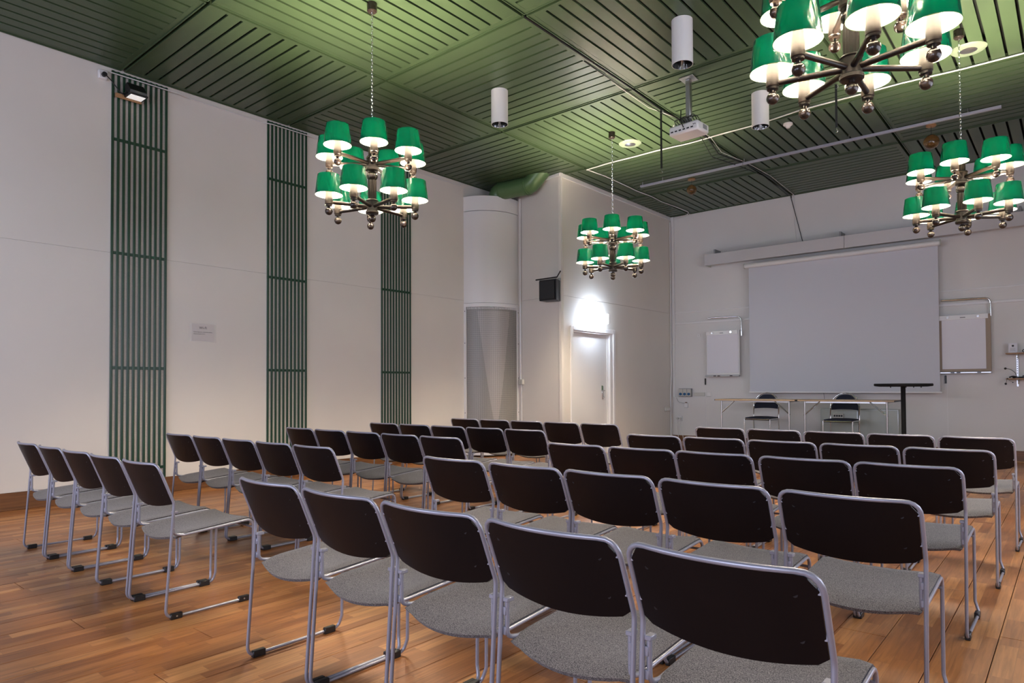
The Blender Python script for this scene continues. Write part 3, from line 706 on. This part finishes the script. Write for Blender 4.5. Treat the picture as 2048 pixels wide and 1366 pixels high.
# ------------------------------------------------------------------ the fifty stacking chairs
def make_chair():
    t = thing('stacking_chair', 'x', 'chair')
    w = .231; r = .0074; wi = w-.015; HT = .816
    def backY(z): return .042+(z-.60)*(-.088/.218)
    right = [(wi, .046, .545), (wi, .046, .435), (wi, .10, .425), (wi, .492, .452), (wi, .487, .070), (w+.003, .478, r+.006), (w, .0, r+.006), (w, .042, .60), (w, backY(HT-r), HT-r)]
    topb = []
    left = [(-x, y, z) for x, y, z in right[::-1]]
    R = [.028, .03, .045, .05, .045, .045, .07]
    pts = right + left; rad = R+[.052, .052]+R[::-1]
    P = fillet(pts, rad, 5)
    out = []                                       # bow the top rail rearwards
    for a, b in zip(P, P[1:]):
        out.append(a)
        if abs(a.x-b.x) > .2:
            for k in range(1, 12): out.append(a.lerp(b, k/12))
    out.append(P[-1])
    out = [Vector((p.x, p.y-.036*max(0, 1-(p.x/.20)**2), p.z)) if p.z > HT-.03 and abs(p.x) < .20 else p for p in out]
    obj('frame', MB().tube(out, r, 10), M['tube'], t)
    obj('stretcher', MB().tube([(-wi, .482, .405), (wi, .484, .405)], .0062, 8), M['tube'], t)
    for s in (-1, 1):
        for zz in (.455, .515): obj('weld_bracket', MB().box(min(s*(wi-.002), s*(w-.002)), max(s*(wi-.002), s*(w-.002)), .036, .048, zz-.013, zz+.013, .002), M['tube'], t)
        obj('post_cap', MB().box(s*wi-.010, s*wi+.010, .036, .068, .543, .556, .002), M['tube'], t)
        for yy in (.055, .425):
            g_ = obj('glide', MB().box(s*w-.0115, s*w+.0115, yy-.030, yy+.030, .0, .031, .003), M['black'], t)
            obj('glide_screw', MB().tube([(s*(w+.0105), yy, .016), (s*(w+.0125), yy, .016)], .0045, 8), M['steel'], g_)
        for zz in (.768, .66):
            obj('clip', MB().box(min(s*.2185, s*.226), max(s*.2185, s*.226), backY(zz)-.003, backY(zz)+.004, zz-.008, zz+.008, .001), M['tube'], t)
    # back plate
    def bp(i, j):
        u = -1+2*i/20; v = j/10; au = abs(u)
        ct = max(0, (au-.80)/.20); cb = max(0, (au-.94)/.06)
        zt = HT-.013-.034*(1-math.sqrt(max(0, 1-ct*ct))); zb = .596-.026*(1-u*u)+.012*(1-math.sqrt(max(0, 1-cb*cb)))
        z = zb+(zt-zb)*v
        return (u*(w-.0085), backY(z)-.034*(1-u*u)-.004, z)
    obj('backrest', MB().grid(20, 10, bp, lambda i, j: (0, .011, 0)), M['plate'], t)
    for x in (-.175, .175):
        for zz in (.755, .645):
            u = x/(w-.013); y = backY(zz)-.034*(1-u*u)-.002
            obj('screw', MB().tube([(x, y-.002, zz), (x, y+.004, zz)], .0065, 8), M['screw'], t)
    # seat pad
    def sp(i, j):
        u = -1+2*i/14; v = j/14
        y0 = .058-.042*(1-u*u); y1 = .497; y = y0+(y1-y0)*v
        rail = .425+(.452-.425)*min(1, max(0, (y-.10)/.39))
        z = rail+.020-.024*(1-u*u)*(1-.5*v)
        z -= .018*max(0, (.22-v)/.22)**2
        z -= .022*max(0, (v-.9)/.1)**2
        z -= .008*max(0, abs(u)-.93)/.07
        return (u*(wi-.0015), y, z)
    def th(i, j):
        e = min(i, 14-i, j, 14-j); return (-.010*(-1+2*i/14) if e == 0 else 0, .0 if j else .008, -.026 if e else -.013)
    obj('seat', MB().grid(14, 14, sp, th), M['seat'], t)
    return t
ch0 = make_chair(); used = [False]
ORD = ['leftmost', 'second from left', 'middle', 'fourth from left', 'rightmost']
ROW = ['nearest row', 'second row', 'third row', 'fourth row', 'farthest row']
rows = {('right', 0): (-2.587, .487, 1.512, 0, (0, 0, 0, 0, 0)), ('right', 1): (-2.595, .490, 2.600, .001, (0, .006, -.005, -.004, .004)),
        ('right', 2): (-2.580, .485, 3.738, .004, (0, .006, -.010, .006, 0)), ('right', 3): (-2.562, .490, 4.783, .007, (0,)*5),
        ('right', 4): (-2.522, .487, 5.973, 0, (0,)*5),
        ('left', 0): (-5.785, .486, 1.472, .004, (-.012, 0, .010, -.004, .006)), ('left', 1): (-5.828, .484, 2.549, .008, (0,)*5),
        ('left', 2): (-5.730, .484, 3.640, .003, (0,)*5), ('left', 3): (-5.740, .484, 4.670, .008, (0,)*5),
        ('left', 4): (-5.706, .484, 5.888, -.002, (0,)*5)}
for (blk, ri), (a, b, c_, d_, jit) in rows.items():
    for i in range(5):
        ch = ch0 if not used[0] else copy_tree(ch0); used[0] = True
        ch.location = (a+b*i+jit[i], c_+d_*i, 0)
        ch.rotation_euler.z = math.atan2(d_, b)+random.uniform(-.012, .012)
        ch['label'] = 'black-backed stacking chair, grey seat, %s in %s of the %s-hand block' % (ORD[i], ROW[ri], blk)
        ch['group'] = 'stacking chairs in the %s-hand block' % blk

# ------------------------------------------------------------------ chandeliers
def chandelier_parts():
    P = {}
    P['holder'] = MB().lathe([(.0, -.002), (.030, -.002), (.030, .010), (.0345, .014), (.0345, .135), (.030, .142), (0, .142)], 16).mesh('candle_holder', M['bronze'])
    P['ball'] = MB().tube([(0, 0, -.022), (0, 0, 0)], .014, 10).ball((0, 0, -.050), .034, 16, 10).mesh('ball_finial', M['ballm'])
    sh = MB(); n = 28; z0, z1, r0, r1 = .095, .272, .119, .098
    vs = []; 
    for z, r_ in ((z0, r0), ((z0+z1)/2, (r0+r1)/2+.001), (z1, r1)):
        for k in range(n): vs.append((r_*math.cos(2*PI*k/n), r_*math.sin(2*PI*k/n), z))
    fs = [(i*n+k, i*n+(k+1) % n, (i+1)*n+(k+1) % n, (i+1)*n+k) for i in (0, 1) for k in range(n)]
    sh.add(vs, fs)
    P['shade'] = sh.mesh('lamp_shade', M['shade'])
    li = MB(); li.add([(x*.985, y*.985, z) for x, y, z in vs], [f[::-1] for f in fs])
    P['lining'] = li.mesh('shade_lining', M['shade_in'])
    rim = MB()
    for z, r_ in ((z0, r0),): rim.tube([(r_*math.cos(2*PI*k/28), r_*math.sin(2*PI*k/28), z) for k in range(28)], .0022, 5, True)
    P['rim'] = rim.mesh('shade_rim', M['green_duct'])
    P['bulb'] = MB().ball((0, 0, .178), .030, 10, 6).mesh('bulb', M['bulb'])
    return P
CP = chandelier_parts()
def chandelier(x, y, zl, zu, al, au, label):
    t = thing('chandelier', label, 'chandelier', (x, y, 0), 0, 'two-tier green-shaded chandeliers')
    R = .390
    # zl, zu: heights of the ball finials of the tiers
    hl = zl+.083; hu = zu+.080
    obj('canopy', MB().lathe([(0, H-.085), (.036, H-.085), (.046, H-.075), (.046, H-.001), (0, H-.001)], 20), M['ballm'], t)
    # chain of alternating links
    top = hu+.22; mb = MB(); z = top; k = 0; n = int(round((H-.085-top)/.031)); st = (H-.085-top)/n
    for k in range(n):
        zc = top+st*(k+.5); c = []
        for q in range(8):
            a = 2*PI*q/8; u = .0085*math.cos(a); v = (st*.62)*math.sin(a)
            c.append((u, 0, zc+v) if k % 2 else (0, u, zc+v))
        mb.tube(c, .0030, 5, True)
    obj('chain', mb, M['chrome'], t)
    def fluted(z0, z1, r, nf=14):
        col = MB()
        vs = []; n = nf*2
        for z in (z0, z1):
            for k in range(n):
                rr = r if k % 2 else r*.90; a = 2*PI*k/n; vs.append((rr*math.cos(a), rr*math.sin(a), z))
        col.add(vs, [(k, (k+1) % n, n+(k+1) % n, n+k) for k in range(n)]+[tuple(range(n))[::-1], tuple(range(n, 2*n))])
        obj('fluted_column', col, M['bronze'], t)
    fluted(hl+.055, hu-.150, .040); fluted(hu+.05, top-.03, .036)
    obj('centre_ball', MB().lathe([(.018, -.085)]+[(.050*math.sin(PI*k/10)+.001, -.030-.048*math.cos(PI*k/10)+0) for k in range(1, 10)]+[(.022, .022), (.03, .03), (.03, .05), (0, .05)], 20, (0, 0, hu-.080)), M['ballm'], t)
    for hz, nm in ((hl, 'hub'), (hu, 'hub')):
        obj('hub', MB().lathe([(0, -.066), (.050, -.066), (.060, -.058), (.060, -.040), (.052, -.034), (.052, .050), (.058, .056), (.050, .066), (0, .066)], 24, (0, 0, hz)), M['bronze'], t)
    obj('bottom_ball', MB().tube([(0, 0, hl-.080), (0, 0, hl-.06)], .016, 10).ball((0, 0, hl-.106), .034, 16, 10), M['ballm'], t)
    obj('top_finial', MB().lathe([(.036, 0), (.030, .012), (.012, .03), (.005, .05), (0, .055)], 14, (0, 0, top-.035)), M['ballm'], t)
    arm = MB().tube([(.045, 0, 0), (R-.030, 0, 0)], .0165, 12).mesh('arm', M['bronze'])
    for hz, zb, a0_ in ((hl, zl, al), (hu, zu, au)):
        for k in range(7):
            a = math.radians(a0_+k*360/7)
            am = put('arm', arm, t, (0, 0, hz), a)
            for nm, key in (('candle_holder', 'holder'), ('ball_finial', 'ball'), ('lamp_shade', 'shade'), ('shade_lining', 'lining'), ('shade_rim', 'rim'), ('bulb', 'bulb')):
                c = put(nm, CP[key], am, (R, 0, zb-hz+.050), random.uniform(0, 6.28) if key in ('shade',) else 0)
    return t
chandelier(-4.890, 3.822, 2.763, 3.160, 41.4, 15.7, 'two-tier chandelier with green shades hanging in front of the left wall slat screens')
chandelier(-4.882, 7.960, 2.763, 3.145, 18.7, 43.0, 'two-tier green-shaded chandelier hanging before the door corner, smallest in view')
chandelier(-.838, 7.922, 2.772, 3.165, 37.8, 11.3, 'two-tier green-shaded chandelier at the right edge before the back wall')
chandelier(-.880, 3.835, 2.788, 3.180, 39.6, 12.7, 'largest green-shaded chandelier, cut off by the top edge of the picture')

# ------------------------------------------------------------------ ceiling fittings
def can(x, y, label, zb=4.315):
    t = thing('ceiling_can_light', label, 'ceiling lamp', (x, y, 0), 0, 'white can lights on the ceiling')
    obj('cylinder', MB().lathe([(.095, zb), (.100, zb), (.100, H-.001), (0, H-.001)], 28, (0, 0, 0), False), M['white'], t)
    mb = MB(); n = 28; vs = []
    for k in range(n):
        for r_, z in ((.095, zb), (.088, zb+.06), (.05, zb+.12), (0.001, zb+.13)): vs.append((r_*math.cos(2*PI*k/n), r_*math.sin(2*PI*k/n), z))
    fs = [(4*k+q, 4*((k+1) % n)+q, 4*((k+1) % n)+q+1, 4*k+q+1) for k in range(n) for q in range(3)]
    mb.add(vs, fs); obj('reflector', mb, M['chrome'], t)
    fn = MB()
    for k in range(8):
        a = 2*PI*k/8; c_, s_ = math.cos(a), math.sin(a)
        fn.add([(c_*.02, s_*.02, zb+.01), (c_*.09, s_*.09, zb+.01), (c_*.086, s_*.086, zb+.06), (c_*.02, s_*.02, zb+.06)], [(0, 1, 2, 3)])
    obj('baffle', fn, M['chrome'], t)
can(-5.205, 5.958, 'white can light between the left chandelier and the door corner', 4.324)
can(-2.854, 5.953, 'white can light above and left of the projector', 4.296)
can(-2.865, 8.070, 'white can light half hidden behind the largest chandelier', 4.322)

# projector
t = thing('projector', 'white ceiling projector on a grey pole with black cables', 'projector', (-3.347, 7.134, 0))
obj('ceiling_plate', MB().box(-.085, .085, -.085, .085, H-.014, H-.001, .003), M['steel'], t)
obj('pole', MB().box(-.028, .028, -.028, .028, 4.20, H-.014, .004), M['steel'], t)
rz = Matrix.Rotation(math.radians(-4), 3, 'Z')
bd = obj('body', MB().box(-.185, .185, -.135, .125, 4.065, 4.175, .018, rz), M['white'], t)
for k in range(6): obj('port', MB().box(-.155+k*.05, -.125+k*.05, -.138, -.132, 4.098, 4.112, .0, rz), M['ink'], bd)
for k in range(2): obj('jack', MB().box(.125+k*.02, .134+k*.02, -.138, -.132, 4.125, 4.136, 0, rz), M['ink'], bd)
obj('vent', MB().box(.184, .187, -.02, .07, 4.10, 4.15, 0, rz), M['greybox'], bd)
obj('lens', MB().tube([(.08, .12, 4.12), (.08, .15, 4.12)], .03, 14), M['black'], bd)
mb = MB()
for k in range(7):
    x_ = -.10+.03*k; mb.tube(fillet([(x_, -.10, 4.175), (x_-.02, -.14, 4.225), (x_+.05, -.08, 4.25+.012*(k % 3)), (x_+.07, -.02, 4.19)], .03, 4), .005, 5)
mb.tube(fillet([(.0, -.145, 4.12), (.0, -.18, 4.15), (-.03, -.15, 4.21), (-.04, -.12, 4.33)], .03, 4), .006, 5)
obj('cable_bunch', mb, M['black'], t)
obj('mount_arm', MB().box(-.15, .15, -.012, .012, 4.175, 4.187, .002), M['black'], t)

def strap(x, y, z0, label):
    t = thing('hanging_strap', label, 'strap', (x, y, 0), 0, 'black hanging straps with hooks')
    obj('band', MB().box(-.012, .012, -.004, .004, z0+.06, H), M['black'], t)
    obj('hook', MB().tube(fillet([(0, 0, z0+.065), (0, 0, z0+.035), (.015, 0, z0+.02), (0, 0, z0), (-.012, 0, z0+.012)], .01, 4), .004, 6), M['chrome'], t)
    obj('ceiling_hook', MB().tube([(0, 0, H-.06), (.02, .02, H-.03), (0, 0, H)], .008, 6), M['steel'], t)
strap(-3.989, 7.695, 3.905, 'black hanging strap with hook left of the projector')
strap(-2.096, 8.400, 4.155, 'black hanging strap with hook below the largest chandelier')
for (x, y), lab in zip(((-4.905, 8.50), (-.809, 8.436)), ('round white ceiling speaker beside the chandelier before the door corner', 'round pale ceiling speaker behind the largest chandelier')):
    t = thing('ceiling_speaker', lab, 'speaker', (x, y, 0), 0, 'round ceiling speakers')
    obj('ring', MB().lathe([(.075, H-.018), (.15, H-.014), (.165, H-.001), (.075, H-.001)], 32), M['fix_green_cast'], t)
    obj('grille', MB().lathe([(0, H-.034), (.03, H-.032), (.078, H-.018)], 24), M['steel'], t)
t = thing('smoke_detector', 'small white smoke detector on the ceiling below the hidden can light', 'smoke detector', (-2.914, 9.249, 0))
obj('base', MB().lathe([(0, H-.03), (.05, H-.03), (.06, H-.02), (.06, H), (0, H)], 24), M['white'], t)
obj('head', MB().lathe([(0, H-.062), (.022, H-.062), (.03, H-.05), (.042, H-.03), (0, H-.03)], 20), M['white'], t)
solo('sprinkler_head', MB().lathe([(0, 4.58), (.022, 4.585), (.012, 4.62), (.012, H), (0, H)], 12), M['white'], 'tiny white cone fitting beside the hanging strap', 'ceiling fitting', (-4.11, 8.30, 0))
for x, y, zc, sc, lab in ((-4.965, 10.659, 4.545, .085, 'smoked amber glass globe pendant left, under the white track'), (-1.452, 10.584, 4.50, .098, 'smoked amber glass globe pendant right, beside the chandelier')):
    t = thing('globe_pendant', lab, 'pendant lamp', (x, y, 0), 0, 'amber glass globe pendants')
    obj('wood_canopy', MB().tube([(0, 0, H-.020), (0, 0, H-.001)], .062, 20), M['pine'], t)
    obj('cord', MB().tube([(0, 0, zc+sc*.8), (0, 0, H-.02)], .003, 5), M['black'], t)
    mb = MB(); n = 20
    prof = [(sc*math.sin(PI*k/12)*(1-.10*max(0, -math.cos(PI*k/12))) + 1e-4, -sc*math.cos(PI*k/12)*.98) for k in range(13)]
    mb.lathe(prof, n, (0, 0, zc)); obj('glass_globe', mb, M['amber'], t)
    obj('lamp', MB().ball((.0, 0, zc-.01), .022, 10, 7), M['offwhite'], t)
t = thing('lighting_track', 'long white lighting track hanging under the ceiling before the back wall', 'track')
a_, b_ = Vector((-5.72, 10.27, 4.66)), Vector((-.655, 10.25, 4.66))
obj('rail', MB().box(a_.x, b_.x, 10.235, 10.275, 4.640, 4.675, .003), M['track'], t)
for x in (-5.68, -5.3, -3.9, -2.4, -1.0): obj('hanger', MB().tube([(x, 10.255, 4.675), (x, 10.255, H)], .008, 6), M['steel'], t)
obj('joint', MB().box(-3.925, -3.91, 10.233, 10.277, 4.638, 4.677), M['greybox'], t)

# cables on the ceiling
def wav(pts, amp=.0):
    return pts
cable('white_cable', [(-6.03, 9.05, H-.012), (-5.6, 8.985, H-.018), (-5.1, 9.005, H-.012), (-4.75, 8.99, H-.014), (-4.2, 9.01, H-.02), (-3.64, 8.985, H-.012), (-3.2, 8.96, H-.02), (-2.64, 8.87, H-.012), (-1.9, 8.845, H-.02), (-1.5, 8.85, H-.012), (-.9, 8.89, H-.016), (1.0, 8.9, H-.012)], .009, M['white'], 'white cable tied along the joint of the ceiling panels', 6, .5)
cable('white_cable', [(-6.02, 9.04, H-.012), (-5.97, 9.5, H-.016), (-5.985, 9.96, H-.012), (-5.96, 10.3, H-.03), (-6.0, 10.62, H-.014), (-5.96, 11.1, H-.02), (-6.0, 11.55, H-.012), (-5.95, 12.1, H-.02), (-5.93, 12.72, H-.02), (-6.35, BY-.04, H-.06)], .008, M['white'], 'white cable running on the ceiling above the door wall to the corner', 6, .4)
cable('black_cable', [(-3.96, 4.9, H-.006), (-3.955, 6.75, H-.014), (-3.98, 7.70, H-.018), (-3.9, 8.2, H-.04), (-3.94, 9.02, H-.012), (-4.04, 9.6, H-.06), (-3.94, 10.42, H-.03), (-3.90, 11.3, H-.02), (-3.99, 12.76, H-.012), (-3.99, BY-.012, 4.69)], .009, M['black'], 'thick black cable run from the projector across the ceiling to the back wall', 6, .06)
cable('black_cable', [(-4.0, BY-.014, 4.70), (-3.79, BY-.02, 3.80)], .006, M['black'], 'thin black cable slanting down the back wall to the pelmet', 5, .0)
cable('black_cable', [(-4.02, 6.0, H-.008), (-4.03, 7.2, H-.02), (-3.99, 8.9, H-.03), (-4.12, 9.55, H-.10), (-4.03, 10.3, H-.06), (-3.95, 11.2, H-.02), (-4.03, 12.74, H-.012)], .006, M['black'], 'thin black cable sagging beside the thick one near the track', 5, .3)
cable('white_cable', [(-4.05, 6.6, H-.010), (-4.06, 7.5, H-.025), (-3.93, 8.1, H-.02), (-3.90, 9.0, H-.012), (-3.99, 9.6, H-.05), (-3.90, 10.38, H-.03), (-3.86, 11.3, H-.02), (-3.93, 12.74, H-.012), (-3.93, BY-.010, 4.68), (-3.94, BY-.010, 4.2), (-3.90, BY-.010, 3.84)], .0042, M['white'], 'thin white cable beside the black ones, from projector to the back wall', 5, .06)
cable('white_cable', [(WX+.055, 2.70, 4.655), (WX+.055, 3.45, 4.66), (WX+.012, 3.6, 4.66), (WX+.012, 4.5, 4.655), (WX+.055, 4.62, 4.655), (WX+.055, 5.2, 4.66), (WX+.012, 5.3, 4.66), (WX+.012, 8.2, 4.655)], .006, M['white'], 'thin white cable along the top of the left wall', 5, .05)
cable('wall_pipe', [(-7.432, 9.04, 4.50), (-7.436, 9.046, 4.38), (-7.44, 9.048, 1.32)], .013, M['white'], 'thin white vertical pipe right of the ventilation column', 8, .05, 'pipe')
cable('wall_pipe', [(-7.42, 9.045, 1.24), (-7.42, 9.045, .9), (-7.42, 9.045, .06)], .009, M['white'], 'thin white pipe below the small wall box by the column', 8, .05, 'pipe')
cable('speaker_cable', [(DX+.012, FY+.01, H-.08), (DX+.010, FY+.01, 3.9), (DX+.012, FY+.01, 3.05)], .005, M['white'], 'white cable running down the wall corner to the loudspeaker', 5)
t = thing('junction_box', 'small cream junction box on the pipe right of the column', 'junction box', (-7.41, 9.055, 1.28), math.radians(-10))
obj('case', MB().box(-.05, .05, -.05, .005, -.045, .045, .006), M['offwhite'], t); obj('screw', MB().ball((0, -.051, 0), .006, 6, 4), M['steel'], t)
t = thing('junction_box', 'small cream junction box low on the door wall by the corner', 'junction box', (DX, 12.55, .72), 0)
obj('case', MB().box(0, .045, -.09, .09, -.04, .04, .006), M['offwhite'], t); obj('lid', MB().box(.045, .05, -.07, .07, -.028, .028, .002), M['white'], t)
solo('corner_pipe', MB().tube([(DX+.02, 12.70, .02), (DX+.02, 12.70, 1.0), (DX+.02, 12.74, 1.4), (DX+.02, 12.74, 4.6)], .012, 8), M['white'], 'thin white vertical pipe in the corner between door wall and back wall', 'pipe')

# flood lamp and its outlet on the left wall
t = thing('flood_lamp', 'black flood lamp on a wooden batten at the top of the nearest slat screen', 'lamp', (WX+.05, 2.93, 4.42))
obj('batten', MB().box(-.0, .018, -.175, .09, -.02, .028, .002), M['pine'], t)
mb = MB(); pr = [(.02, .02), (.02, .13), (.075, .155), (.175, .05), (.165, .015)]
vs = [(x, y*1.0, z) for y in (-.085, .085) for x, z in pr]; n = len(pr)
mb.add(vs, [tuple(range(n)), tuple(range(n, 2*n))[::-1]]+[(k, n+k, n+(k+1) % n, (k+1) % n) for k in range(n)])
obj('housing', mb, M['black'], t)
obj('glass_frame', MB().box(.02, .185, -.095, .095, .0, .018, .004), M['black'], t)
obj('reflector', MB().box(.035, .165, -.075, .075, -.004, .0), M['lampglass'], t)
obj('bracket', MB().tube([(.02, -.1, .04), (.10, -.1, .03), (.10, .1, .03), (.02, .1, .04)], .007, 6), M['black'], t)
t = thing('ceiling_outlet', 'white outlet with black plug at the top left of the nearest slat screen', 'socket', (WX, 2.64, 4.61))
obj('case', MB().box(0, .05, -.045, .045, -.045, .05, .008), M['white'], t)
obj('plug', MB().tube([(.05, 0, -.005), (.085, 0, -.005)], .025, 12), M['black'], t)
cable('lamp_cord', [(WX+.085, 2.645, 4.60), (WX+.08, 2.70, 4.56), (WX+.07, 2.80, 4.46), (WX+.075, 2.84, 4.44)], .006, M['black'], 'short black cord from the outlet to the flood lamp', 6, .03)

# notice on the wall
def text(name, s, size, loc, m, parent, align='CENTER', depth=.0004):
    c = bpy.data.curves.new(name, 'FONT'); c.body = s; c.size = size; c.align_x = align; c.extrude = depth; c.materials.append(m)
    tmp = bpy.data.objects.new('tmp', c); C.objects.link(tmp); bpy.context.view_layer.update()
    me = bpy.data.meshes.new_from_object(tmp); bpy.data.objects.remove(tmp)
    o = bpy.data.objects.new(name, me); C.objects.link(o); o.parent = parent; o.location = loc
    if name == 'text_line': o['kind'] = 'stuff'
    o.rotation_euler = (PI/2, 0, PI/2)
    return o
t = thing('wall_notice', 'small laminated Wi-Fi notice taped to the left wall between slat screens', 'notice', (WX, 3.753, 1.868))
obj('sheet', MB().box(.001, .003, -.135, .135, -.100, .100), mat('notice_paper', (.64, .59, .56), .6), t)
obj('plastic_sleeve', MB().box(.003, .0045, -.162, .162, -.112, .112), M['film'], t)
text('heading', 'Wi-Fi', .042, (.0035, 0, .045), M['ink'], t)
text('text_line', 'Anslutningsnamn: nätverk-konferens', .0155, (.0035, -.115, .003), M['ink'], t, 'LEFT')
text('text_line', 'Lösenord: gratis Wi-Fi', .0155, (.0035, -.115, -.020), M['ink'], t, 'LEFT')
